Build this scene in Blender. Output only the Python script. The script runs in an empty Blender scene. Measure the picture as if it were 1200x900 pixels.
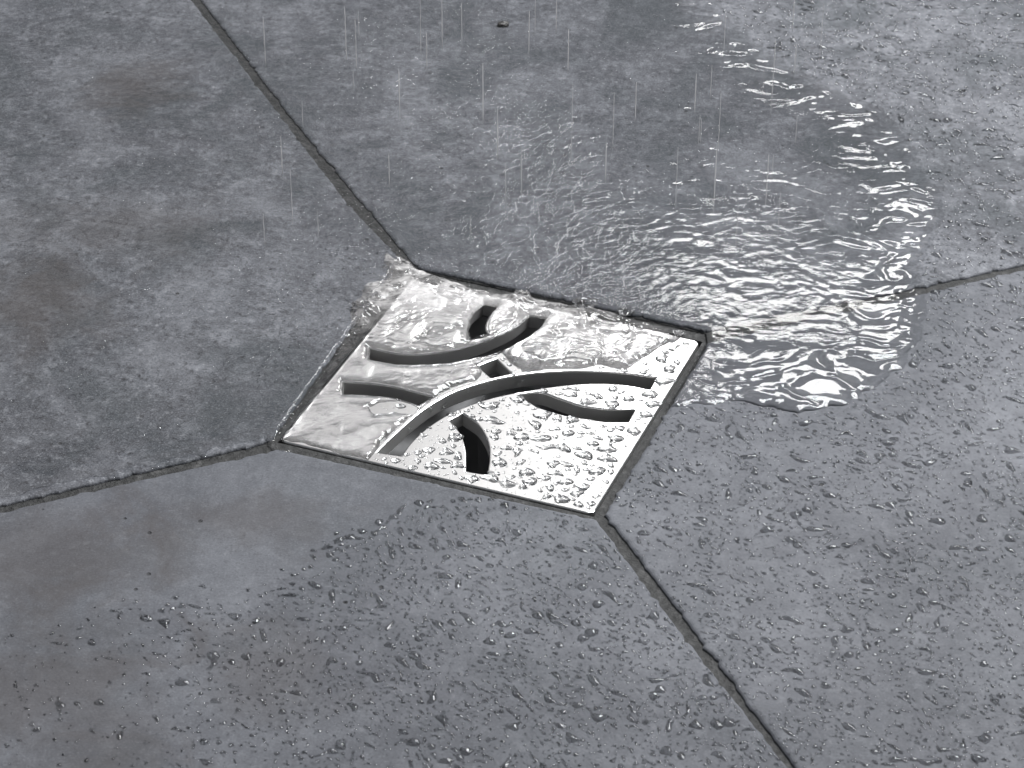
import bpy, bmesh, math, random
import numpy as np
from mathutils import Matrix, Vector

scene = bpy.context.scene
col = scene.collection
MM = 0.001

# ------------------------------------------------------------------ camera
EL = math.radians(33.1)
DIST = 0.80
cam_d = bpy.data.cameras.new('camera')
cam = bpy.data.objects.new('camera', cam_d)
col.objects.link(cam)
cam.location = (0, -DIST * math.cos(EL), DIST * math.sin(EL))
cam.rotation_euler = (math.pi / 2 - EL, 0, 0)
cam_d.sensor_width = 36
cam_d.lens = 90
cam_d.shift_x = 0.0125
cam_d.shift_y = -0.0125
cam_d.clip_start = 0.01
cam_d.clip_end = 50
cam_d.dof.use_dof = True
cam_d.dof.focus_distance = DIST - 0.015
cam_d.dof.aperture_fstop = 56
scene.camera = cam

# ------------------------------------------------------------------ light
world = bpy.data.worlds.new('World')
scene.world = world
world.use_nodes = True
bg = world.node_tree.nodes['Background']
bg.inputs[0].default_value = (0.90, 0.94, 1.0, 1)
bg.inputs[1].default_value = 0.18


def softbox(name, loc, target, sx, sy, watts, colour=(1, 1, 1)):
    d = bpy.data.lights.new(name, 'AREA')
    d.shape = 'RECTANGLE'
    d.size, d.size_y = sx, sy
    d.energy = watts
    d.color = colour
    o = bpy.data.objects.new(name, d)
    col.objects.link(o)
    o.location = loc
    o.rotation_euler = (Vector(target) - Vector(loc)).to_track_quat('-Z', 'Y').to_euler()
    return o


# a broad softbox low behind the drain, a small bright lamp beside it, a strong softbox high behind, one at the side
softbox('added_dim_fill', (-0.55, 1.30, 0.98), (0.0, 0, 0), 0.9, 0.6, 1.0, (1.0, 0.96, 0.95))  # added dim panel, brightens what the plate's left side reflects
softbox('broad_softbox', (0.35, 1.30, 0.985), (0.05, 0, 0), 0.92, 0.37, 1.02, (1.0, 0.985, 0.975))
softbox('bright_lamp', (0.31, 1.20, 0.82), (0.05, 0, 0), 0.36, 0.15, 3.6, (1.0, 0.99, 0.98))
softbox('high_softbox', (0.62, 0.62, 1.50), (0.05, 0, 0), 1.15, 0.48, 64, (0.975, 0.99, 1.0))
softbox('side_softbox', (0.95, 0.12, 0.58), (0.08, -0.05, 0), 0.4, 0.35, 6.5, (0.97, 0.985, 1.0))

vs = scene.view_settings
vs.view_transform = 'Standard'
vs.look = 'None'
vs.exposure = 0.0
vs.gamma = 1.0
vs.use_curve_mapping = False
cy = scene.cycles
cy.use_denoising = True
cy.denoiser = 'OPENIMAGEDENOISE'
cy.max_bounces = 14
cy.transmission_bounces = 10
cy.glossy_bounces = 6
cy.diffuse_bounces = 3
cy.transparent_max_bounces = 12
cy.blur_glossy = 0.3
cy.sample_clamp_indirect = 6
cy.use_adaptive_sampling = False

# ------------------------------------------------------------------ geometry of the view: photo pixel -> floor point
FPX = 3000.0
_e = np.array([0, -math.cos(EL), math.sin(EL)])
_C = DIST * _e
_F, _R = -_e, np.array([1.0, 0, 0])
_U = np.cross(_R, _F)


def floor_pt(px, py, z=0.0):
    d = _F + _R * (px - 585) / FPX - _U * (py - 435) / FPX
    t = (z - _C[2]) / d[2]
    p = _C + t * d
    return np.array([p[0], p[1]])


def floor_pts(pts, z=0.0):
    return np.array([floor_pt(x, y, z) for x, y in pts])


# ------------------------------------------------------------------ small numeric helpers
def lattice(seed):
    r = np.random.RandomState(seed)
    a = r.rand(256, 256) * 2 * math.pi
    return np.cos(a), np.sin(a)


_lat = {}


def perlin(x, y, seed=0):
    if seed not in _lat:
        _lat[seed] = lattice(seed)
    gx, gy = _lat[seed]
    xi = np.floor(x).astype(int)
    yi = np.floor(y).astype(int)
    xf = x - xi
    yf = y - yi
    u = xf * xf * xf * (xf * (xf * 6 - 15) + 10)
    v = yf * yf * yf * (yf * (yf * 6 - 15) + 10)

    def g(i, j, fx, fy):
        a, b = (xi + i) & 255, (yi + j) & 255
        return gx[a, b] * fx + gy[a, b] * fy
    n0 = g(0, 0, xf, yf) * (1 - u) + g(1, 0, xf - 1, yf) * u
    n1 = g(0, 1, xf, yf - 1) * (1 - u) + g(1, 1, xf - 1, yf - 1) * u
    return (n0 * (1 - v) + n1 * v) * 1.5


def fbm(x, y, seed, octv=3, gain=0.5):
    s = 0
    a = 1.0
    for k in range(octv):
        s = s + a * perlin(x * 2 ** k + 17.3 * k, y * 2 ** k - 9.1 * k, seed + k)
        a *= gain
    return s


def sdf(X, Y, poly):
    """signed distance to a closed polygon, positive inside"""
    d2 = np.full(X.shape, 1e9)
    inside = np.zeros(X.shape, bool)
    n = len(poly)
    for i in range(n):
        ax, ay = poly[i]
        bx, by = poly[(i + 1) % n]
        ex, ey = bx - ax, by - ay
        wx, wy = X - ax, Y - ay
        t = np.clip((wx * ex + wy * ey) / (ex * ex + ey * ey + 1e-20), 0, 1)
        d2 = np.minimum(d2, (wx - ex * t) ** 2 + (wy - ey * t) ** 2)
        c = ((ay > Y) != (by > Y))
        if abs(ey) > 1e-15:
            inside ^= c & (X < ex * (Y - ay) / ey + ax)
    return np.where(inside, 1, -1) * np.sqrt(d2)


def smooth(a, b, x):
    t = np.clip((x - a) / (b - a), 0, 1)
    return t * t * (3 - 2 * t)


def spline(pts, n=8):
    P = [np.array(p, float) for p in pts]
    P = [2 * P[0] - P[1]] + P + [2 * P[-1] - P[-2]]
    out = []
    for i in range(1, len(P) - 2):
        for k in range(n):
            t = k / n
            a, b, c, d = P[i - 1], P[i], P[i + 1], P[i + 2]
            out.append(.5 * ((2 * b) + (-a + c) * t + (2 * a - 5 * b + 4 * c - d) * t * t + (-a + 3 * b - 3 * c + d) * t ** 3))
    out.append(P[-2])
    return np.array(out)


def mesh_object(name, verts, faces, mat, parent=None, shade=True):
    me = bpy.data.meshes.new(name)
    me.from_pydata([tuple(map(float, v)) for v in verts], [], faces)
    if shade:
        me.polygons.foreach_set('use_smooth', [True] * len(me.polygons))
    me.materials.append(mat)
    me.update()
    o = bpy.data.objects.new(name, me)
    col.objects.link(o)
    if parent:
        o.parent = parent
    return o


def tag(o, label=None, category=None, group=None, kind=None):
    for k, v in (('label', label), ('category', category), ('group', group), ('kind', kind)):
        if v:
            o[k] = v
    return o


# ------------------------------------------------------------------ materials
class N:
    """tiny node-building helper"""
    def __init__(self, name):
        self.m = bpy.data.materials.new(name)
        self.m.use_nodes = True
        self.t = self.m.node_tree
        self.t.nodes.clear()
        self.out = self.t.nodes.new('ShaderNodeOutputMaterial')

    def n(self, kind, **kw):
        nd = self.t.nodes.new('ShaderNode' + kind)
        for k, v in kw.items():
            if k in nd.inputs:
                self.set(nd, k, v)
            else:
                setattr(nd, k, v)
        return nd

    def set(self, nd, k, v):
        if isinstance(v, bpy.types.NodeSocket):
            self.t.links.new(v, nd.inputs[k])
        else:
            nd.inputs[k].default_value = v

    def coord(self, scale=(1, 1, 1), rot=0):
        g = self.n('NewGeometry')
        mp = self.n('Mapping')
        self.t.links.new(g.outputs['Position'], mp.inputs['Vector'])
        mp.inputs['Scale'].default_value = scale
        mp.inputs['Rotation'].default_value = (0, 0, rot)
        return mp.outputs[0]

    def noise(self, vec, scale, detail=4, rough=0.55, dist=0.0):
        nd = self.n('TexNoise', Vector=vec, Scale=scale, Detail=detail, Roughness=rough, Distortion=dist)
        return nd.outputs['Fac']

    def ramp(self, fac, stops, interp='LINEAR'):
        nd = self.n('ValToRGB', Fac=fac)
        el = nd.color_ramp.elements
        nd.color_ramp.interpolation = interp
        while len(el) < len(stops):
            el.new(0.5)
        for e, (p, c) in zip(el, stops):
            e.position = p
            e.color = (*c, 1) if len(c) == 3 else (c[0], c[0], c[0], 1)
        return nd.outputs['Color']

    def mix(self, fac, a, b, mode='MIX'):
        nd = self.n('Mix', data_type='RGBA', blend_type=mode)
        self.set(nd, 0, fac)
        for k, v in ((6, a), (7, b)):
            if isinstance(v, bpy.types.NodeSocket):
                self.t.links.new(v, nd.inputs[k])
            else:
                nd.inputs[k].default_value = (*v, 1)
        return nd.outputs[2]

    def math(self, op, a, b=0.0):
        nd = self.n('Math', operation=op)
        self.set(nd, 0, a)
        self.set(nd, 1, b)
        return nd.outputs[0]

    def bump(self, height, dist, strength=1.0, normal=None):
        nd = self.n('Bump', Height=height, Strength=strength, Distance=dist)
        if normal is not None:
            self.t.links.new(normal, nd.inputs['Normal'])
        return nd.outputs[0]

    def surface(self, sock):
        self.t.links.new(sock, self.out.inputs['Surface'])
        return self.m


def mat_tile(name, mott):
    M = N(name)
    v = M.coord()
    vs_ = M.coord((0.9, 0.8, 1.0), 0.25)
    big = M.noise(v, 9, 3, .55, .4)
    mid = M.noise(vs_, 140, 8, .72, .4)
    fine = M.noise(vs_, 480, 5, .68, .3)
    base = M.ramp(big, [(.3, (.062, .064, .073)), (.5, (.088, .091, .102)), (.72, (.122, .126, .139))])
    c = M.mix(M.math('MULTIPLY', M.ramp(mid, [(.34, (1.0,)), (.52, (0.0,))]), .20 + .45 * mott), base, (.050, .051, .058))
    c = M.mix(M.math('MULTIPLY', M.ramp(mid, [(.52, (0.0,)), (.75, (1.0,))]), .10 + .45 * mott), c, (.23, .236, .256))
    c = M.mix(M.math('MULTIPLY', M.ramp(fine, [(.30, (1.0,)), (.47, (0.0,))]), .10 + .85 * mott), c, (.030, .030, .034))
    c = M.mix(M.math('MULTIPLY', M.ramp(fine, [(.56, (0.0,)), (.74, (1.0,))]), .05 + .5 * mott), c, (.29, .295, .312))
    low = M.noise(vs_, 26, 5, .6, .7)
    c = M.mix(M.math('MULTIPLY', M.ramp(low, [(.36, (1.0,)), (.52, (0.0,))]), .10 + .40 * mott), c, (.034, .040, .045))
    c = M.mix(M.math('MULTIPLY', M.ramp(low, [(.52, (0.0,)), (.70, (1.0,))]), .12 + .18 * mott), c, (.19, .195, .212))
    grit = M.noise(v, 1500, 3, .6)
    c = M.mix(M.math('MULTIPLY', M.ramp(grit, [(.32, (1.0,)), (.46, (0.0,))]), .25 + .35 * mott), c, (.025, .025, .028))
    c = M.mix(M.math('MULTIPLY', M.ramp(grit, [(.56, (0.0,)), (.70, (1.0,))]), .12 + .25 * mott), c, (.26, .265, .285))
    # rusty brown mineral stains, in soft blotches
    for (px, py, rx, ry, amt) in ((40, 360, .030, .040, .9), (150, 100, .026, .030, .8), (90, 650, .045, .028, .6), (40, 820, .05, .05, .65), (270, 610, .04, .02, .55), (120, 270, .05, .03, .5), (310, 790, .03, .03, .45)):
        p = floor_pt(px, py)
        g = M.n('NewGeometry')
        sub = M.n('VectorMath', operation='SUBTRACT')
        M.t.links.new(g.outputs['Position'], sub.inputs[0])
        sub.inputs[1].default_value = (p[0], p[1], 0)
        mul = M.n('VectorMath', operation='MULTIPLY')
        M.t.links.new(sub.outputs[0], mul.inputs[0])
        mul.inputs[1].default_value = (1 / rx, 1 / ry, 0)
        ln = M.n('VectorMath', operation='LENGTH')
        M.t.links.new(mul.outputs[0], ln.inputs[0])
        d = M.math('ADD', ln.outputs['Value'], M.math('MULTIPLY', M.math('SUBTRACT', M.noise(vs_, 48, 5, .65, .8), .5), 2.6))
        f = M.math('MULTIPLY', M.ramp(d, [(.15, (1.0,)), (1.0, (0.0,))]), amt * .68)
        c = M.mix(f, c, (.046, .039, .037))
    # pits
    vo = M.n('TexVoronoi', Vector=v, Scale=95, Randomness=1.0)
    pit = M.ramp(vo.outputs['Distance'], [(.045, (1.0,)), (.075, (0.0,))])
    pit = M.math('MULTIPLY', pit, M.ramp(M.noise(v, 30, 2), [(.5, (0.0,)), (.56, (1.0,))]))
    c = M.mix(pit, c, (.03, .03, .032))
    p = M.n('BsdfPrincipled')
    M.t.links.new(c, p.inputs['Base Color'])
    M.t.links.new(M.ramp(mid, [(.3, (.66,)), (.7, (.54,))]), p.inputs['Roughness'])
    p.inputs['Specular IOR Level'].default_value = 0.16
    b = M.bump(M.noise(v, 700, 4, .6), .00012, .6)
    b = M.bump(mid, .0003, .35, b)
    b = M.bump(M.math('SUBTRACT', 1.0, pit), .0004, .8, b)
    M.t.links.new(b, p.inputs['Normal'])
    return M.surface(p.outputs[0])


def mat_grout():
    M = N('wet_grout')
    v = M.coord()
    n = M.noise(v, 330, 5, .65)
    c = M.ramp(n, [(.3, (.009, .009, .009)), (.55, (.025, .025, .025)), (.75, (.068, .067, .067))])
    p = M.n('BsdfPrincipled')
    M.t.links.new(c, p.inputs['Base Color'])
    p.inputs['Roughness'].default_value = .6
    p.inputs['Specular IOR Level'].default_value = .25
    M.t.links.new(M.bump(n, .0012, .9), p.inputs['Normal'])
    return M.surface(p.outputs[0])


def mat_steel(name='polished_steel', rough=.16, base=(.80, .795, .79), metal=1.0):
    M = N(name)
    v = M.coord((1, .06, 1), math.radians(21.8))
    n = M.noise(v, 2600, 3, .6)
    s = M.noise(M.coord(), 55, 4, .6)
    p = M.n('BsdfPrincipled')
    p.inputs['Metallic'].default_value = metal
    p.inputs['Base Color'].default_value = (*base, 1)
    M.t.links.new(M.ramp(s, [(.3, (rough * .8,)), (.7, (rough * 1.3,))]), p.inputs['Roughness'])
    M.t.links.new(M.bump(n, .00002, .25), p.inputs['Normal'])
    return M.surface(p.outputs[0])


def mat_film():
    """thin running water: clear, with a mirror-like skin"""
    M = N('thin_water_film')
    v = M.coord((.8, 1.0, 1.0), .2)
    at = M.n('Attribute', attribute_name='ruffle')
    bn = M.n('Bump', Height=M.noise(v, 400, 3, .6, .25), Distance=.0005)
    M.t.links.new(at.outputs['Fac'], bn.inputs['Strength'])
    b = bn.outputs[0]
    fr = M.n('Fresnel', IOR=1.333)
    M.t.links.new(b, fr.inputs['Normal'])
    g = M.n('BsdfGlossy', Roughness=.04)
    M.t.links.new(b, g.inputs['Normal'])
    t = M.n('BsdfTransparent')
    t.inputs[0].default_value = (.985, .985, .985, 1)
    mx = M.n('MixShader')
    M.t.links.new(fr.outputs[0], mx.inputs[0])
    M.t.links.new(t.outputs[0], mx.inputs[1])
    M.t.links.new(g.outputs[0], mx.inputs[2])
    return M.surface(mx.outputs[0])


def mat_water(name='clear_water', bump=0.0):
    M = N(name)
    p = M.n('BsdfPrincipled')
    p.inputs['Base Color'].default_value = (.97, .98, .985, 1)
    p.inputs['Roughness'].default_value = .0
    p.inputs['IOR'].default_value = 1.333
    p.inputs['Transmission Weight'].default_value = 1
    if bump:
        v = M.coord((.7, 1, 1), .3)
        M.t.links.new(M.bump(M.noise(v, 420, 3, .6, .6), bump, .7), p.inputs['Normal'])
    return M.surface(p.outputs[0])


def mat_whitened(name, bump, amount=None):
    """clear water whitened by air bubbles where the 'foam' attribute (or a fixed amount) says so"""
    M = N(name)
    p = M.n('BsdfPrincipled')
    p.inputs['Base Color'].default_value = (.97, .97, .975, 1)
    p.inputs['Roughness'].default_value = 0
    p.inputs['IOR'].default_value = 1.333
    p.inputs['Transmission Weight'].default_value = 1
    v = M.coord((.7, 1, 1), .3)
    nz = M.noise(v, 420, 3, .6, .6)
    if bump:
        M.t.links.new(M.bump(nz, bump, .7), p.inputs['Normal'])
    w = M.n('BsdfPrincipled')
    w.inputs['Base Color'].default_value = (.66, .64, .635, 1)
    w.inputs['Roughness'].default_value = .25
    tr = M.n('BsdfTranslucent')
    tr.inputs[0].default_value = (.8, .79, .79, 1)
    ws = M.n('MixShader')
    ws.inputs[0].default_value = .4
    M.t.links.new(w.outputs[0], ws.inputs[1])
    M.t.links.new(tr.outputs[0], ws.inputs[2])
    mx = M.n('MixShader')
    if amount is None:
        at = M.n('Attribute', attribute_name='foam')
        f = M.math('MULTIPLY', at.outputs['Fac'], M.ramp(M.noise(v, 260, 5, .7, 1.2), [(.30, (.15,)), (.62, (1.0,))]))
        M.t.links.new(f, mx.inputs[0])
    else:
        mx.inputs[0].default_value = amount
    M.t.links.new(p.outputs[0], mx.inputs[1])
    M.t.links.new(ws.outputs[0], mx.inputs[2])
    return M.surface(mx.outputs[0])


def mat_plain(name, c, r):
    M = N(name)
    p = M.n('BsdfPrincipled')
    n = M.noise(M.coord(), 900, 4)
    M.t.links.new(M.ramp(n, [(.3, tuple(x * .6 for x in c)), (.7, tuple(x * 1.3 for x in c))]), p.inputs['Base Color'])
    p.inputs['Roughness'].default_value = r
    M.t.links.new(M.bump(n, .0005, .6), p.inputs['Normal'])
    return M.surface(p.outputs[0])


TILE, GROUT, STEEL, FILM, WATER = mat_tile('smooth_grey_tile', .25), mat_grout(), mat_steel(), mat_film(), mat_water()
SHEET = mat_whitened('turbulent_water', .00012)
FALLING = mat_whitened('falling_water', 0, .45)  # white mixed in paints the bright backlit look of the threads
SPLASH = mat_whitened('splashing_water', .0003, .07)
MOTTLED = mat_tile('mottled_grey_tile', 1.35)  # mottling: tile's own tone plus water refraction and caustics painted in
HALF = mat_tile('grey_tile_painted_ripples', 1.2)  # strong mottling paints the ripples' refraction and caustics into the tile colour
SIDES = mat_steel('matt_cut_steel', .42, (.42, .415, .41), .7)
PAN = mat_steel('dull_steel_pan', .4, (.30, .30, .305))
GRIT = mat_plain('dark_grit', (.03, .029, .028), .4)

# ------------------------------------------------------------------ drain plate frame
PA = math.radians(-21.81)
_ca, _sa = math.cos(PA), math.sin(PA)
_cc = np.array([-.00270, .00914])
PC = -np.array([_ca * _cc[0] - _sa * _cc[1], _sa * _cc[0] + _ca * _cc[1]])
ZP = -0.0006          # top of the steel plate
SIDE = 0.1


def to_local(p):
    q = np.asarray(p) - PC
    return np.stack([_ca * q[..., 0] + _sa * q[..., 1], -_sa * q[..., 0] + _ca * q[..., 1]], -1)


def to_world(q):
    q = np.asarray(q)
    return np.stack([_ca * q[..., 0] - _sa * q[..., 1], _sa * q[..., 0] + _ca * q[..., 1]], -1) + PC


# ------------------------------------------------------------------ floor: mortar bed and four tiles
H = SIDE / 2 + .0006
inner = to_world([(-H, -H), (H, -H), (H, H), (-H, H)])
R0 = 1.6
outer = np.array([(-R0, -R0), (R0, -R0), (R0, R0), (-R0, R0)])
bv = [(*p, -.0010) for p in inner] + [(*p, -.0010) for p in outer] + [(*p, -.012) for p in inner]
bf = [(i, (i + 1) % 4, 4 + (i + 1) % 4, 4 + i) for i in range(4)] + [(8 + i, 8 + (i + 1) % 4, (i + 1) % 4, i) for i in range(4)]
bf = [tuple(reversed(f)) for f in bf]
floor = mesh_object('floor', bv, bf, GROUT, shade=False)
tag(floor, 'dark wet grout bed showing in the joints between grey tiles', 'floor', kind='structure')


def tile_edge(px_pts, seed, far=1.45):
    """polyline along a joint edge from the drain outwards, jittered like a cut tile edge"""
    P = floor_pts(px_pts)
    d = P[-1] - P[-2]
    d /= np.linalg.norm(d)
    P = np.vstack([P, P[-1] + d * (far - np.linalg.norm(P[-1]))])
    return resample(P, seed)


def resample(P, seed, step=.0013, near=.36):
    out = []
    for a, b in zip(P[:-1], P[1:]):
        L = np.linalg.norm(b - a)
        t = np.array([0.0])
        s = 0
        ts = []
        while s < L:
            ts.append(s)
            p = a + (b - a) * s / L
            s += step if np.linalg.norm(p) < near else .04
        n = np.array([-(b - a)[1], (b - a)[0]]) / L
        for s in ts:
            p = a + (b - a) * s / L
            f_ = float(fbm(np.array([p[0] * 210]), np.array([p[1] * 210]), seed, 4, .75)[0])
            k = .0003 * f_ + .0008 * max(0.0, abs(f_) - .55) * (1 if f_ > 0 else -1)
            out.append(p + n * k)
    out.append(P[-1])
    return np.array(out)


def make_tile(out_a, out_b, seed, mat, label):
    """ring: out along joint a (reversed), across the drain edge, out along joint b"""
    A = tile_edge(out_a, seed)[::-1]
    Hh = resample(floor_pts([out_a[0], out_b[0]]), seed + 5)[1:-1]
    B = tile_edge(out_b, seed + 9)
    ring = np.vstack([A, Hh, B])
    area = np.sum(ring[:, 0] * np.roll(ring[:, 1], -1) - np.roll(ring[:, 0], -1) * ring[:, 1])
    if area < 0:
        ring = ring[::-1]
    n = len(ring)
    tan = np.roll(ring, -1, 0) - np.roll(ring, 1, 0)
    # smooth the normals a little
    for _ in range(3):
        tan = (np.roll(tan, 1, 0) + tan + np.roll(tan, -1, 0)) / 3
    nor = np.stack([-tan[:, 1], tan[:, 0]], 1)
    nor /= np.linalg.norm(nor, axis=1)[:, None] + 1e-12
    prof = [(0, -.009), (0, -.0008), (.0002, -.00045), (.0006, -.00018), (.0011, -.00005), (.0017, 0)]
    V = []
    for off, z in prof:
        q = ring + nor * off
        V += [(x, y, z) for x, y in q]
    F = []
    for k in range(len(prof) - 1):
        for i in range(n):
            j = (i + 1) % n
            F.append((k * n + i, k * n + j, (k + 1) * n + j, (k + 1) * n + i))
    F.append(tuple(range((len(prof) - 1) * n, len(prof) * n)))
    o = mesh_object('tile', V, F, mat, floor, shade=False)
    o['label'] = label
    return ring


J_T_left = [(470, 304), (408, 238), (328, 134), (225, 0)]
J_T_right = [(489, 313), (421, 233), (338, 133), (236, 0)]
J_L_up = [(317, 516), (150, 556), (0, 591)]
J_L_low = [(326, 525), (150, 564.5), (0, 599)]
J_B_left = [(699, 608), (793, 733), (901, 870)]
J_B_right = [(709, 602), (800, 721), (911, 870)]
J_R_up = [(829, 387), (1085, 334), (1170, 315)]
J_R_low = [(831, 400), (1085, 342), (1170, 322)]
ring_left = make_tile(J_L_up, J_T_left, 11, MOTTLED, 'mottled grey tile with brown stains under running water')
ring_back = make_tile(J_T_right, J_R_up, 23, HALF, 'grey tile under rippling shower water, half flooded')
ring_right = make_tile(J_R_low, J_B_right, 37, TILE, 'grey tile covered with beaded water drops beside the puddle')
ring_bot = make_tile(J_B_left, J_L_low, 51, TILE, 'grey tile rinsed clear on one side and beaded with drops on the other')

# ------------------------------------------------------------------ drain grate
grate = bpy.data.objects.new('drain_grate', None)
col.objects.link(grate)
grate.location = (PC[0], PC[1], -.0056)
grate.rotation_euler = (0, 0, PA)
grate.empty_display_size = .02
tag(grate, 'square polished steel shower drain grate with curved slots, set among grey tiles', 'drain grate')

SLOTS_PX = {
    'long_arc': ([(442, 530), (465, 507), (495, 481), (527, 462), (570, 447), (610, 439), (645, 435.5), (685, 434.5), (730, 437), (769, 442)],
                 [(761, 456), (735, 451), (700, 449), (660, 451.5), (610, 459), (570, 468), (530, 483), (502, 500), (482, 518), (470, 534)]),
    'upper_arc': ([(432, 407), (462, 413.5), (490, 415), (525, 411), (550, 405), (575, 396), (600, 384), (620, 369)],
                  [(644, 372), (627, 391), (592, 411), (560, 420), (525, 427), (490, 429.5), (460, 427), (431, 422)]),
    'left_slot': ([(401, 447), (435, 449), (462, 453), (485, 458.5), (509, 465)],
                  [(491, 475.5), (460, 467), (430, 464), (401, 463)]),
    'top_slot': ([(550, 400), (547, 385), (552, 367), (566, 355)],
                 [(585, 359), (575, 370), (570, 383), (573, 393)]),
    'link_slot': ([(560, 429), (582, 420.5)], [(599, 437), (576, 442.5)]),
    'lower_slot': ([(546, 552), (546, 527), (540, 508), (527, 492)],
                   [(542, 484), (560, 497), (571, 515), (574, 533), (571, 556)]),
    'right_slot': ([(607, 462), (632, 459.5), (655, 467), (680, 475), (710, 479), (744, 479.5)],
                   [(736, 494), (710, 494), (690, 491), (660, 486), (630, 477)]),
}
slots_local = {}
slots_world = {}
for k, (a, b) in SLOTS_PX.items():
    pa, pb = floor_pts(a, ZP), floor_pts(b, ZP)
    sa = spline(pa, 6) if len(pa) > 2 else pa
    sb = spline(pb, 6) if len(pb) > 2 else pb
    w = np.vstack([sa, sb])
    slots_world[k] = w
    slots_local[k] = to_local(w)


def plate_mesh():
    cu = bpy.data.curves.new('plate_outline', 'CURVE')
    cu.dimensions = '2D'
    cu.fill_mode = 'BOTH'
    TH, BV = .005, .0005
    cu.extrude = TH / 2 - BV
    cu.bevel_depth = BV
    cu.bevel_resolution = 2
    cu.offset = -BV
    rings = list(slots_local.values())
    h, r = SIDE / 2, .0022
    ol = []
    for (cx, cy_, a0) in ((h - r, h - r, 0), (-h + r, h - r, 90), (-h + r, -h + r, 180), (h - r, -h + r, 270)):
        for k in range(7):
            a = math.radians(a0 + 15 * k)
            ol.append((cx + r * math.cos(a), cy_ + r * math.sin(a)))
    for ring in [np.array(ol)] + rings:
        s = cu.splines.new('POLY')
        s.points.add(len(ring) - 1)
        for p, q in zip(s.points, ring):
            p.co = (q[0], q[1], 0, 1)
        s.use_cyclic_u = True
    co = bpy.data.objects.new('plate_outline', cu)
    col.objects.link(co)
    dg = bpy.context.evaluated_depsgraph_get()
    me = bpy.data.meshes.new_from_object(co.evaluated_get(dg))
    bpy.data.objects.remove(co)
    me.transform(Matrix.Translation((0, 0, .0025)))
    return me


pm = plate_mesh()
pm.name = 'plate'
pm.materials.clear()
pm.materials.append(STEEL)
pm.materials.append(SIDES)
pm.polygons.foreach_set('material_index', [0 if p.normal.z > .25 else 1 for p in pm.polygons])
pm.polygons.foreach_set('use_smooth', [False] * len(pm.polygons))
plate = bpy.data.objects.new('plate', pm)
col.objects.link(plate)
plate.parent = grate


def ring_prism(profile, half):
    """square ring: profile of (offset from half side, z) points swept round the four corners"""
    V, F = [], []
    n = len(profile)
    for off, z in profile:
        h = half + off
        V += [(-h, -h, z), (h, -h, z), (h, h, z), (-h, h, z)]
    for k in range(n):
        for i in range(4):
            j = (i + 1) % 4
            a, b = k, (k + 1) % n
            F.append((a * 4 + i, a * 4 + j, b * 4 + j, b * 4 + i))
    return V, F


# frame with a ledge that carries the plate, then the pan below with its outlet
V, F = ring_prism([(.0004, -.0005), (.0004, .0022), (-.0001 + .0003, .0022), (.0002, -.0002), (-.004, -.0002), (-.004, -.0012), (.0004, -.0012)], SIDE / 2)
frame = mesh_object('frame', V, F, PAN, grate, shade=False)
V, F = [], []
h0, h1, z0, z1 = .046, .040, -.0012, -.020
for h, z in ((h0, z0), (h1, z1)):
    V += [(-h, -h, z), (h, -h, z), (h, h, z), (-h, h, z)]
F = [(i, (i + 1) % 4, 4 + (i + 1) % 4, 4 + i) for i in range(4)]
nseg, rr = 32, .02
for z in (z1, z1 - .03):
    V += [(rr * math.cos(2 * math.pi * (k + .5) / nseg - 3 * math.pi / 4), rr * math.sin(2 * math.pi * (k + .5) / nseg - 3 * math.pi / 4), z) for k in range(nseg)]
for q in range(4):
    for k in range(8):
        i = q * 8 + k
        F.append((4 + q if k < 4 else 4 + (q + 1) % 4, 8 + (i + 1) % nseg, 8 + i))
    F.append((4 + q, 4 + (q + 1) % 4, 8 + q * 8 + 4))
for k in range(nseg):
    F.append((8 + k, 8 + (k + 1) % nseg, 8 + nseg + (k + 1) % nseg, 8 + nseg + k))
F.append(tuple(8 + nseg + k for k in range(nseg)))
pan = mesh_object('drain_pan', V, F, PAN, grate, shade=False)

# ------------------------------------------------------------------ running water on the tiles
hole_px = [(469, 304), (489, 313), (829, 387), (831, 400), (709, 602), (697, 609), (326, 525), (317, 516)]
hole = floor_pts(hole_px)
film_px = [(786, 476), (812, 475), (838, 473), (862, 470), (885, 473), (905, 478), (935, 483), (962, 480), (988, 474), (1012, 464), (1034, 448),
           (1052, 434), (1064, 420), (1074, 404), (1083, 388), (1087, 366), (1086, 345), (1079, 322), (1080, 302), (1090, 285), (1098, 266),
           (1108, 248), (1106, 230), (1092, 214), (1082, 196), (1070, 176), (1058, 156), (1040, 134), (1012, 118), (982, 108), (955, 96),
           (930, 80), (900, 62), (868, 36), (842, 12), (820, -40), (760, -160), (-160, -160), (-160, 628), (0, 586), (150, 551), (306, 515), (330, 528), (560, 520), (600, 420), (780, 420)]
film_poly = floor_pts(film_px)
# the freshly rinsed part of the near tile, wet but free of beads
wet_poly = floor_pts([(-160, 640), (322, 523), (640, 595), (600, 590), (552, 592), (528, 604), (505, 600), (478, 606), (462, 622), (440, 634), (412, 634), (388, 650),
                      (372, 668), (345, 678), (318, 694), (285, 706), (246, 702), (210, 710), (175, 716), (140, 716), (105, 726), (70, 738), (36, 732), (0, 718), (-160, 740)])


def film_inside(X, Y):
    d = sdf(X, Y, film_poly)
    d = d + .0016 * fbm(X * 120, Y * 120, 71, 3, .55)
    dh = -sdf(X, Y, hole) + .0004
    return d, dh


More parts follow.
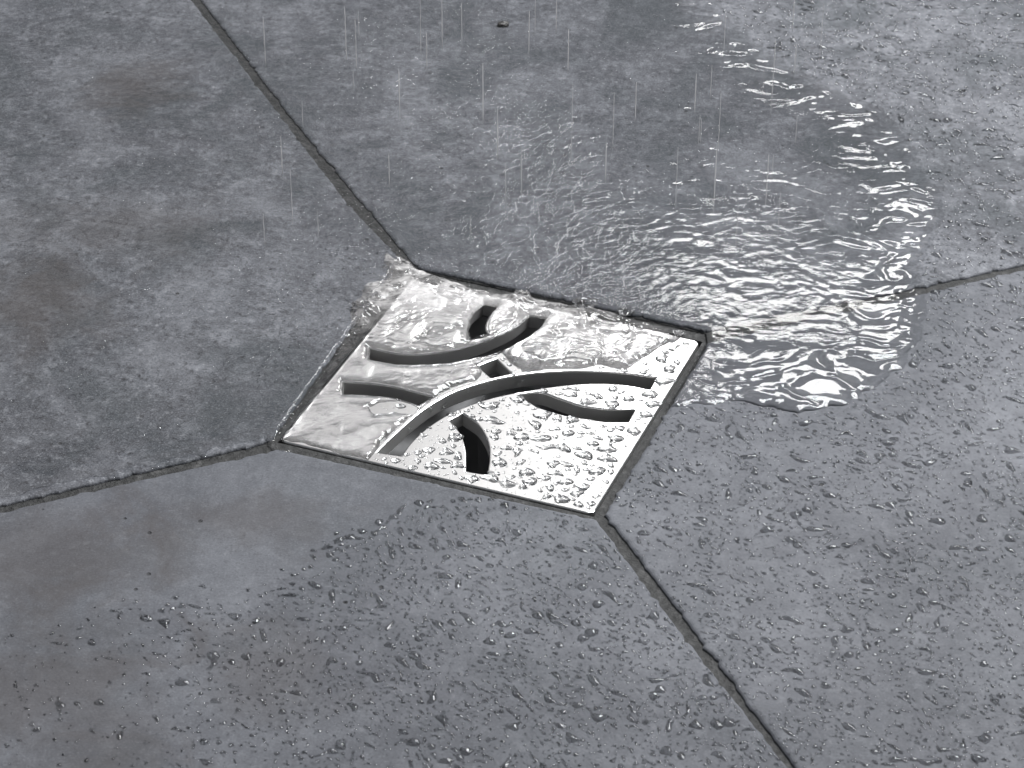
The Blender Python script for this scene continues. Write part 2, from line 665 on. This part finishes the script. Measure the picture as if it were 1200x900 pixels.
def grid_surface(name, x0, x1, y0, y1, step, hfun, mat, attr):
    xs = np.arange(x0, x1, step)
    ys = np.arange(y0, y1, step)
    X, Y = np.meshgrid(xs, ys)
    Z, keep, att = hfun(X, Y)
    ny, nx = X.shape
    kq = keep[:-1, :-1] | keep[1:, :-1] | keep[:-1, 1:] | keep[1:, 1:]
    idx = np.arange(nx * ny).reshape(ny, nx)
    q = np.stack([idx[:-1, :-1][kq], idx[:-1, 1:][kq], idx[1:, 1:][kq], idx[1:, :-1][kq]], 1)
    used = np.unique(q)
    remap = np.full(nx * ny, -1)
    remap[used] = np.arange(len(used))
    q = remap[q]
    co = np.stack([X.ravel()[used], Y.ravel()[used], Z.ravel()[used]], 1).astype(np.float32)
    me = bpy.data.meshes.new(name)
    me.vertices.add(len(co))
    me.vertices.foreach_set('co', co.ravel())
    me.loops.add(q.size)
    me.loops.foreach_set('vertex_index', q.ravel().astype(np.int32))
    me.polygons.add(len(q))
    me.polygons.foreach_set('loop_start', np.arange(0, q.size, 4, dtype=np.int32))
    me.polygons.foreach_set('loop_total', np.full(len(q), 4, dtype=np.int32))
    me.polygons.foreach_set('use_smooth', np.ones(len(q), dtype=bool))
    me.materials.append(mat)
    me.update(calc_edges=True)
    me.validate()
    at = me.attributes.new(attr, 'FLOAT', 'POINT')
    at.data.foreach_set('value', att.ravel()[used].astype(np.float32))
    o = bpy.data.objects.new(name, me)
    col.objects.link(o)
    return o


def blob(X, Y, px, py, r):
    p = floor_pt(px, py)
    return np.exp(-((X - p[0]) ** 2 + (Y - p[1]) ** 2) / (2 * r * r))


def film_height(X, Y):
    d, dh = film_inside(X, Y)
    dd = np.minimum(d, dh)
    lift = np.minimum(1 - np.exp(-np.clip(d, 0, 1) / .0016), 1 - .9 * np.exp(-np.clip(dh, 0, 1) / .0004))
    fade = smooth(-.03, -.06, X) * smooth(.07, .03, Y)
    lift = lift * (1 - fade) + fade * np.minimum(smooth(0, .016, d), lift)
    # turbulence map: strong in the spreading tongue beside the plate, weak on the stained side
    right = smooth(.045, .085, X + .25 * Y)
    calm = right * (1 - np.maximum(smooth(.032, .010, d), smooth(.028, .0, Y)))
    right = right - .88 * calm
    back = smooth(-.03, .02, Y - .9 * X * (X < 0)) * (1 - right)
    bot = smooth(.0, -.02, Y + .02 - .2 * X) * (X < .02)
    wx = .006 * fbm(X * 45, Y * 45, 5, 2)
    wy = .006 * fbm(X * 45, Y * 45, 8, 2)
    big = fbm((X + wx) * 84, (Y + wy) * 128, 31, 3, .40)
    mid = fbm((X + wx) * 210, (Y + wy) * 230, 41, 3, .55)
    ridg = 1 - np.abs(big) * 1.6
    a_big = .00072 * right + .00004 * back + .00004 * (1 - right)
    a_mid = .00006 * right + .00007 * back + .00003
    a_big = a_big * (1 - .6 * calm)
    a_mid = a_mid * (1 - .5 * calm)
    a_big = a_big * (1 - .8 * bot)
    a_mid = a_mid * (1 - .85 * bot)
    h = .0007 + .0003 * right - .00042 * bot + a_big * (.7 * big + .3 * ridg) + a_mid * mid
    h = np.maximum(h, .00018) * lift + .00003
    h = np.where(dd < 0, -.00025, h)
    ruffle = (1.1 - .92 * calm) * np.clip(.12 + .75 * back + .35 * (1 - right) - .6 * bot, .03, 1) * (1 - .75 * right)
    ruffle = ruffle * (1 - fade * (1 - smooth(.0, .02, d)))
    ruffle = ruffle * (.55 + .6 * smooth(-.3, .5, fbm(X * 28, Y * 36, 61, 2)))
    return h, dd > 0, ruffle


y_lo, y_hi = floor_pt(600, 760)[1], floor_pt(600, -35)[1]
x_lo, x_hi = floor_pt(-15, 0)[0] - .01, floor_pt(1135, 0)[0]
water = grid_surface('water', x_lo, x_hi, y_lo, y_hi, .00066, film_height, FILM, 'ruffle')
tag(water, 'thin rippling film of shower water spreading over the grey tiles', 'water', kind='structure')

# ------------------------------------------------------------------ water tumbling over the plate
sheet_px = [(401, 386), (408, 366), (424, 334), (452, 296), (470, 300), (492, 316), (560, 340), (640, 352), (720, 368), (786, 386), (800, 392), (792, 400), (772, 406), (764, 414), (748, 424),
            (736, 431), (716, 431), (706, 428), (690, 430), (672, 432), (640, 433), (612, 436), (598, 424), (588, 414), (575, 420), (560, 427), (566, 436), (558, 446), (540, 452), (520, 458),
            (505, 470), (480, 489), (455, 512), (444, 526), (432, 541), (380, 527), (331, 515), (345, 492), (375, 446)]
sheet_poly = floor_pts(sheet_px, ZP)
hollow_poly = floor_pts([(432, 478), (446, 472), (470, 470), (488, 478), (484, 486), (462, 483), (440, 486)], ZP)   # a dry spot in the sheet
plate_sq = to_world([(-.0495, -.0495), (.0495, -.0495), (.0495, .0495), (-.0495, .0495)])


def sheet_height(X, Y):
    d = sdf(X, Y, sheet_poly) + .0007 * fbm(X * 160, Y * 160, 91, 3, .55)
    d = np.minimum(d, -sdf(X, Y, hollow_poly) + .0005 * fbm(X * 260, Y * 260, 95, 2))
    ds = np.full(X.shape, 1.0)
    for k, w in slots_world.items():
        ds = np.minimum(ds, -sdf(X, Y, w))
    ds = ds + .00035 + .0003 * fbm(X * 180, Y * 180, 97, 2)
    dp = sdf(X, Y, plate_sq)                 # where the plate ends the water dips into the joint
    q = to_local(np.stack([X, Y], -1))
    back = smooth(-.005, .03, q[..., 1])      # towards the edge where water pours in
    dd = np.minimum(d, ds)
    lift = 1 - np.exp(-np.clip(dd, 0, 1) / .0010)
    to_edge = .05 - q[..., 1]
    u = q[..., 0] * .6 + q[..., 1] * .8
    v_ = -q[..., 0] * .8 + q[..., 1] * .6
    wx = .004 * fbm(X * 70, Y * 70, 105, 2)
    wy = .004 * fbm(X * 70, Y * 70, 108, 2)
    big = fbm((X + wx) * 110, (Y + wy) * 130, 111, 3, .5)
    streak = fbm((v_ + wx) * 150, (u + wy) * 60, 121, 3, .5)
    fine = fbm((X + wx) * 330, (Y + wy) * 330, 131, 2, .5)
    h = .0010 + .0006 * back + (.00016 + .00055 * back) * big + .00022 * streak * (1 - .5 * back) + (.00002 + .00012 * back + .00022 * smooth(.014, .0, to_edge)) * fine
    for (px, py, r, a) in ((610, 352, .003, .002), (618, 420, .005, .0012), (690, 366, .005, .0016), (428, 362, .003, .002), (520, 350, .006, .001), (795, 392, .002, .001), (505, 440, .006, .0006)):
        h = h + a * blob(X, Y, px, py, r)
    h = np.maximum(h, .0003) * lift
    z = ZP + h - .0006 * smooth(.0005, -.0022, dp) - .00008
    z = np.where(dd < 0, ZP - .0004, z)
    rim = smooth(.022, .002, to_edge)
    foam = np.clip(.55 * smooth(.02, .05, q[..., 1] - .5 * (q[..., 0] + .05)) + .9 * rim * smooth(.05, -.04, q[..., 0]) + .12, 0, .85)
    foam = np.maximum(foam, .8 * smooth(.010, -.002, q[..., 0] + .05) * smooth(.005, .04, q[..., 1]))
    foam = foam * (.4 + .9 * smooth(-.5, .5, fbm((X + wx) * 90, (Y + wy) * 90, 141, 3, .6)))
    return z, dd > 0, foam


b0, b1 = sheet_poly.min(0) - .002, sheet_poly.max(0) + .002
sheet = grid_surface('water', b0[0], b1[0], b0[1], b1[1], .00036, sheet_height, SHEET, 'foam')
tag(sheet, 'clear turbulent water pouring across the steel grate into its slots', 'water', kind='structure')

# ------------------------------------------------------------------ water drops
rng = random.Random(4)


def drop_mesh(a, b, hgt, bend, seed, nseg, nring, lumpy):
    """bead of water: half-lengths a, b, height hgt, bent along its length"""
    r = random.Random(seed)
    ph = [r.uniform(0, 6.28) for _ in range(5)]
    am = [0, lumpy * r.uniform(.05, .16), lumpy * r.uniform(.05, .2), lumpy * r.uniform(0, .1), lumpy * r.uniform(0, .05)]
    V, F = [(0, 0, hgt)], []
    pinch = r.uniform(-.3, .3) * lumpy
    for k in range(1, nring + 1):
        s = k / nring
        s = s ** .8
        z = hgt * max(0.0, 1 - s ** 2) ** .82
        if k == nring:
            z = -.00007
        for i in range(nseg):
            t = 2 * math.pi * i / nseg
            rad = 1 + s * sum(am[m] * math.cos((m + 1) * t + ph[m]) for m in range(5))
            x = a * s * rad * math.cos(t)
            y = b * s * rad * math.sin(t) * (1 + pinch * x / a)
            y += bend * b * ((x / a) ** 2 - .4) + .5 * bend * b * math.sin(2.5 * x / a + ph[0]) * lumpy
            V.append((x, y, z))
    for i in range(nseg):
        F.append((0, 1 + i, 1 + (i + 1) % nseg))
    for k in range(nring - 1):
        o = 1 + k * nseg
        for i in range(nseg):
            j = (i + 1) % nseg
            F.append((o + i, o + nseg + i, o + nseg + j, o + j))
    return V, F


class Darts:
    """dart throwing so that drops do not overlap"""
    def __init__(self, cell=.006):
        self.c = cell
        self.g = {}

    def free(self, x, y, r):
        i, j = int(x // self.c), int(y // self.c)
        for u in (-1, 0, 1):
            for v in (-1, 0, 1):
                for (a, b, q) in self.g.get((i + u, j + v), ()):
                    if (a - x) ** 2 + (b - y) ** 2 < (r + q) ** 2:
                        return False
        return True

    def add(self, x, y, r):
        self.g.setdefault((int(x // self.c), int(y // self.c)), []).append((x, y, r))


darts = Darts()
drops = []     # (size, x, y, z, angle, a, b, h, bend, lumpy, zone)


def poly_sample(poly, n):
    lo, hi = poly.min(0), poly.max(0)
    P = np.random.RandomState(int(abs(lo[0]) * 1e6) % 99991).rand(n, 2) * (hi - lo) + lo
    return P[sdf(P[:, 0], P[:, 1], poly) > 0]


slot_list = list(slots_world.values())


def scatter(zone, poly, z, n_try, size_fn, ang_fn, keep_fn, elong_fn, hk, lump):
    P = poly_sample(poly, n_try)
    S = np.array([size_fn(rng) for _ in range(len(P))])
    order = np.argsort(-S)
    P, S = P[order], S[order]
    ok = keep_fn(P, S)
    for (x, y), s, k in zip(P, S, ok):
        if not k:
            continue
        el = elong_fn(rng, s)
        a, b = s * math.sqrt(el), s / math.sqrt(el)
        rr_ = (a * .45 + b * .55) * .95
        if not darts.free(x, y, rr_):
            continue
        darts.add(x, y, rr_)
        h = hk * b * rng.uniform(.75, 1.15)
        h = min(h, .0011)
        drops.append((s, x, y, z, ang_fn(rng, x, y), a, b, h, rng.uniform(-.9, .9) * min(1, (el - 1)) , lump * rng.uniform(.6, 1.3), zone))


def keep_tile(ring_poly, margin=.0006, dens=None):
    def f(P, S):
        X, Y = P[:, 0], P[:, 1]
        d, dh = film_inside(X, Y)
        ok = (d < -S * .9) & (sdf(X, Y, wet_poly) + .003 * fbm(X * 90, Y * 90, 77, 3) < 0) & (sdf(X, Y, ring_poly) > S * .5 + margin)
        clump = smooth(-.55, .25, fbm(X * 55, Y * 55, 83, 3, .6))
        ok &= np.random.RandomState(5).rand(len(X)) < .40 + .60 * clump
        if dens is not None:
            ok &= np.random.RandomState(3).rand(len(X)) < dens(X, Y)
        return ok
    return f


def size_tile(r):
    u = r.random()
    if u < .62:
        return r.uniform(.0002, .0004)
    if u < .95:
        return .0004 + .0004 * r.random() ** 1.4
    return .0008 + .0011 * r.random() ** 2.2


def clip_ring(ring):
    # coarse copy of a tile ring for distance tests
    return ring[::12]


view = floor_pts([(-30, -30), (1235, -30), (1235, 935), (-30, 935)])
rb = floor_pts([(700, 400), (1235, 300), (1235, 935), (690, 935), (600, 600)])
ang_r = lambda r, x, y: math.radians(-38 + r.gauss(0, 34))
el_t = lambda r, s: 1 + abs(r.gauss(.4, .75)) * (1.4 if s > .0005 else .8)
scatter('right', floor_pts([(690, 300), (1240, 300), (1240, 940), (690, 940)]), 0, 27000, size_tile, ang_r, keep_tile(clip_ring(ring_right)), el_t, .62, 1.0)
scatter('back', floor_pts([(760, -30), (1240, -30), (1240, 420), (760, 420)]), 0, 19000, size_tile, lambda r, x, y: math.radians(-12 + r.gauss(0, 22)), keep_tile(clip_ring(ring_back)), el_t, .62, 1.0)


def dens_bot(X, Y):
    # beads thin out on the stained side
    return np.clip(.10 + smooth(-.11, .0, X), 0, 1)


scatter('bottom', floor_pts([(-30, 560), (930, 560), (930, 940), (-30, 940)]), 0, 27000, size_tile, lambda r, x, y: math.radians(-55 + r.gauss(0, 30)), keep_tile(clip_ring(ring_bot), dens=dens_bot), el_t, .62, 1.0)


def keep_plate(P, S):
    X, Y = P[:, 0], P[:, 1]
    ok = sdf(X, Y, plate_sq) > S * .9
    for w in slot_list:
        ok &= -sdf(X, Y, w) > S * .8
    d = np.minimum(sdf(X, Y, sheet_poly) + .0007 * fbm(X * 160, Y * 160, 91, 3, .55), -sdf(X, Y, hollow_poly))
    return ok & (d < -S * 1.0)


def size_plate(r):
    u = r.random()
    if u < .58:
        return r.uniform(.00018, .00042)
    if u < .80:
        return r.uniform(.0006, .0012)
    return .0012 + .0014 * r.random() ** 1.6


scatter('plate', to_world([(-.05, -.05), (.05, -.05), (.05, .05), (-.05, .05)]), ZP, 6500, size_plate, lambda r, x, y: math.radians(-15 + r.gauss(0, 28)), keep_plate,
        lambda r, s: 1.05 + abs(r.gauss(.25, .5)), .64, 1.25)


def keep_film(P, S):
    d, dh = film_inside(P[:, 0], P[:, 1])
    return (d > .002) & (dh > .0008)


size_spl2 = lambda r: .00016 + .0003 * r.random() ** 2
size_spl = lambda r: r.uniform(.00018, .0005)
ang_any = lambda r, x, y: math.radians(-10 + r.gauss(0, 35))
scatter('film', floor_pts([(330, 290), (470, 290), (400, 440), (300, 460)]), .0006, 420, size_spl, ang_any, keep_film, lambda r, s: 1 + abs(r.gauss(.3, .6)), .9, 1)
scatter('film', floor_pts([(480, 20), (1000, 20), (1060, 330), (560, 330)]), .0007, 1500, size_spl2, ang_any, keep_film, lambda r, s: 1 + abs(r.gauss(.6, .9)), .8, 1)  # tiny beads added on the film for their glints and speckle
scatter('film', floor_pts([(130, 60), (480, 60), (480, 330), (130, 330)]), .0006, 160, size_spl2, ang_any, keep_film, lambda r, s: 1 + abs(r.gauss(.6, .9)), .8, 1)

# wet lip of the rinsed area: flat irregular patches and a fringe of beads
def keep_lip(P, S):
    return (sdf(P[:, 0], P[:, 1], RB) > S) & (np.abs(sdf(P[:, 0], P[:, 1], wet_poly)) < .006) & (-sdf(P[:, 0], P[:, 1], hole) > S * 1.2)


RB = clip_ring(ring_bot)
scatter('bottom', floor_pts([(380, 585), (620, 585), (600, 660), (380, 660)]), 0, 420, lambda r: r.uniform(.0005, .0016), lambda r, x, y: math.radians(r.uniform(-90, 90)), keep_lip, lambda r, s: 1 + abs(r.gauss(.25, .4)), .42, 1.5)
scatter('bottom', floor_pts([(90, 640), (480, 600), (480, 720), (90, 760)]), 0, 420, lambda r: r.uniform(.0003, .0010), lambda r, x, y: math.radians(r.uniform(-90, 90)), keep_lip, lambda r, s: 1 + abs(r.gauss(.5, .7)), .6, 1.4)
# spray along the tile edge where the water pours in
keep_all = lambda P, S: np.ones(len(P), bool)
scatter('film', floor_pts([(405, 380), (445, 330), (480, 312), (500, 322), (460, 345), (420, 392)]), .0009, 160, size_spl, ang_any, keep_all, lambda r, s: 1 + abs(r.gauss(.2, .4)), 1.0, 1)
scatter('film', floor_pts([(500, 316), (700, 352), (790, 378), (790, 390), (700, 368), (500, 334)]), .0009, 260, size_spl, ang_any, keep_all, lambda r, s: 1 + abs(r.gauss(.2, .4)), 1.0, 1)

TILE_NAME = {'right': 'the fully beaded tile', 'back': 'the half flooded tile', 'bottom': 'the half rinsed tile'}
GROUPS = {'right': 'water beads on the fully beaded tile', 'back': 'water beads on the half flooded tile', 'bottom': 'water beads on the half rinsed tile', 'plate': 'water drops on the steel grate'}
RINGS = {'right': clip_ring(ring_right), 'back': clip_ring(ring_back), 'bottom': clip_ring(ring_bot)}
SLOT_NAME = {'long_arc': 'beside the long sweeping slot', 'upper_arc': 'beside the cup shaped slot', 'left_slot': 'beside the short flooded slot', 'top_slot': 'beside the stubby flooded slot',
             'link_slot': 'beside the tiny link slot', 'lower_slot': 'beside the short claw shaped slot', 'right_slot': 'beside the slim crescent slot'}


def drop_label(s, x, y, a, b, bend, zone):
    X, Y = np.array([x]), np.array([y])
    el = a / b
    shape = 'long curved' if el > 2.3 and abs(bend) > .45 else 'long straight' if el > 2.3 else 'slim oval' if el > 1.7 else 'oval' if el > 1.3 else 'round'
    if zone == 'plate':
        size = 'broad' if s > .0019 else 'middling' if s > .0014 else 'small'
        ds = {k: float(-sdf(X, Y, w)[0]) for k, w in slots_world.items()}
        k = min(ds, key=ds.get)
        de = float(sdf(X, Y, plate_sq)[0])
        if de < .004 and de < ds[k]:
            place = 'by the grate rim'
        elif ds[k] < .006:
            place = SLOT_NAME[k]
        else:
            place = 'on its open steel away from slots'
        return f'{size} {shape} water drop on the polished grate {place}'
    size = 'large' if s > .0015 else 'medium' if s > .0011 else 'small'
    dj = float(sdf(X, Y, RINGS[zone])[0])
    dh_ = float(-sdf(X, Y, hole)[0])
    df = float(-sdf(X, Y, film_poly)[0])
    if dh_ < .014:
        place = 'close to the grate'
    elif df < .014:
        place = 'close to the puddle edge'
    elif dj < .012:
        place = 'close to a tile joint'
    else:
        place = 'out on open tile'
    return f'{size} {shape} water bead on {TILE_NAME[zone]} {place}'


drops.sort(key=lambda t: -(t[5] * t[6]) * (t[10] != 'film'))
stuffV, stuffF = [], []
for i, (s, x, y, z, ang, a, b, h, bend, lump, zone) in enumerate(drops):
    if i < 288:
        V, F = drop_mesh(a, b, h, bend, i, 24, 7, lump)
        o = mesh_object('water_drop', V, F, WATER)
        o.location = (x, y, z)
        o.rotation_euler = (0, 0, ang)
        tag(o, drop_label(s, x, y, a, b, bend, zone), 'water drop', GROUPS[zone])
    else:
        big = s > .00045
        V, F = drop_mesh(a, b, h, bend, i, 12 if big else 8, 4 if big else 3, lump)
        c_, s_ = math.cos(ang), math.sin(ang)
        o0 = len(stuffV)
        stuffV += [(x + c_ * u - s_ * v, y + s_ * u + c_ * v, z + w) for u, v, w in V]
        stuffF += [tuple(o0 + q for q in f) for f in F]
st = mesh_object('fine_water_beads', stuffV, stuffF, WATER)
tag(st, 'countless fine beads of water over the tiles and steel grate', 'water beads', kind='stuff')
print('drops', len(drops), 'stuff tris', len(stuffF))

# beads clinging to the far wall of the long slot
ed = spline(floor_pts(SLOTS_PX['long_arc'][0], ZP), 6)
for i, k in enumerate((9, 14, 17, 21, 24, 27, 30, 33, 36, 41, 46, 50)):
    p_, t_ = ed[k], ed[k + 1] - ed[k - 1]
    t_ = t_ / np.linalg.norm(t_)
    nrm = Vector((t_[1], -t_[0], 0))
    if nrm.y > 0:
        nrm = -nrm
    a = .0005 + .0007 * random.Random(i + 40).random()
    V, F = drop_mesh(a * 1.2, a, a * .7, .3, 900 + i, 16, 5, 1.0)
    o = mesh_object('water_drop', V, F, WATER)
    o.rotation_euler = nrm.to_track_quat('Z', 'Y').to_euler()
    zz = ZP - .0008 - a - .0012 * random.Random(i).random()
    o.location = (p_[0], p_[1], zz)
    tag(o, 'bead of water clinging to the wall inside the long sweeping slot', 'water drop', 'water beads on the slot wall')

# ------------------------------------------------------------------ falling water and grit
FALL = [(405, 40, 46), (417, 52, 50), (468, 110, 40), (518, 22, 60), (541, 28, 40), (583, 158, 44), (620, 40, 40), (652, 14, 40), (906, 92, 74), (899, 212, 46),
        (838, 212, 56), (930, 14, 36), (310, 50, 46), (330, 182, 34), (456, 200, 30), (666, 60, 36), (745, 120, 36), (710, 190, 34), (932, 70, 30), (815, 110, 34), (566, 110, 50), (500, 60, 36)]
_rr = random.Random(77)
FALL += [(_rr.uniform(290, 970), _rr.uniform(8, 280), _rr.uniform(18, 60)) for _ in range(26)]
for i, (px, py, ln) in enumerate(FALL):
    r_ = random.Random(i)
    lift = r_.uniform(.02, .09)                      # height of the thread above the floor
    x, y = floor_pt(px, py, lift)
    L = 1.3 * ln / 3750 / math.cos(EL)
    V, F = [], []
    n, m = 6, 7
    for k in range(m):
        t = k / (m - 1)
        rad = (.00012 + .00007 * r_.random() if i < 22 else .00009) * (math.sin(math.pi * (.03 + .94 * t)) ** .5)
        V += [(rad * math.cos(6.2832 * j / n), rad * math.sin(6.2832 * j / n), (t - .5) * L) for j in range(n)]
    for k in range(m - 1):
        F += [(k * n + j, k * n + (j + 1) % n, (k + 1) * n + (j + 1) % n, (k + 1) * n + j) for j in range(n)]
    F += [tuple(range(n))[::-1], tuple(range((m - 1) * n, m * n))]
    o = mesh_object('falling_water', V, F, FALLING)
    o.location = (x, y, lift)
    tag(o, 'thin falling thread of shower water above the flooded tile', 'falling water', 'threads of falling shower water')

SPL = [(424, 362, 4.4, 'glassy lump of water tumbling into the joint beside the grate'),
       (611, 349, 3.6, 'small crown of splashing water on the flooded tile edge'), (686, 360, 5.4, 'smooth lump of water rolling over the flooded tile edge'),
       (733, 366, 3.6, 'low lump of water beside the flooded tile edge'), (795, 391, 2.6, 'rounded nose of water at the corner of the grate'), (618, 424, 5.6, 'round swell of water standing between two grate slots')]
for i, (px, py, r_mm, lab) in enumerate(SPL):
    z0 = 0.0 if i not in (4, 5) else ZP
    x, y = floor_pt(px, py, z0)
    bm = bmesh.new()
    bmesh.ops.create_icosphere(bm, subdivisions=4, radius=1)
    flat = .6 if i < 3 else .36
    for v in bm.verts:
        c = v.co
        k = 1 + .42 * float(perlin(np.array([c.x * 1.6 + i * 7.1]), np.array([c.y * 1.6 + c.z * 1.3]), 201)[0]) + .26 * float(perlin(np.array([c.x * 3.7 + i * 3.3]), np.array([c.y * 3.7 - c.z * 3.1]), 207)[0])
        v.co = Vector((c.x * k * 1.15, c.y * k * .9, c.z * k * flat)) * r_mm * MM * .62
    for f in bm.faces:
        f.smooth = True
    me = bpy.data.meshes.new('splash')
    bm.to_mesh(me)
    bm.free()
    me.materials.append(SPLASH)
    o = bpy.data.objects.new('splash', me)
    col.objects.link(o)
    o.location = (x, y, z0 + (.0012 if i < 3 else .0004))
    tag(o, lab, 'splash')

bm = bmesh.new()
bmesh.ops.create_icosphere(bm, subdivisions=2, radius=1)
for v in bm.verts:
    k = 1 + .25 * math.sin(5 * v.co.x + 1) * math.cos(4 * v.co.y)
    v.co = Vector((v.co.x * .0024 * k, v.co.y * .0018 * k, v.co.z * .0011 * k))
me = bpy.data.meshes.new('grit')
bm.to_mesh(me)
bm.free()
me.materials.append(GRIT)
g = bpy.data.objects.new('grit', me)
col.objects.link(g)
p = floor_pt(590, 30)
g.location = (p[0], p[1], .0007)
tag(g, 'small dark crumb of grit lying on the flooded tile', 'grit')
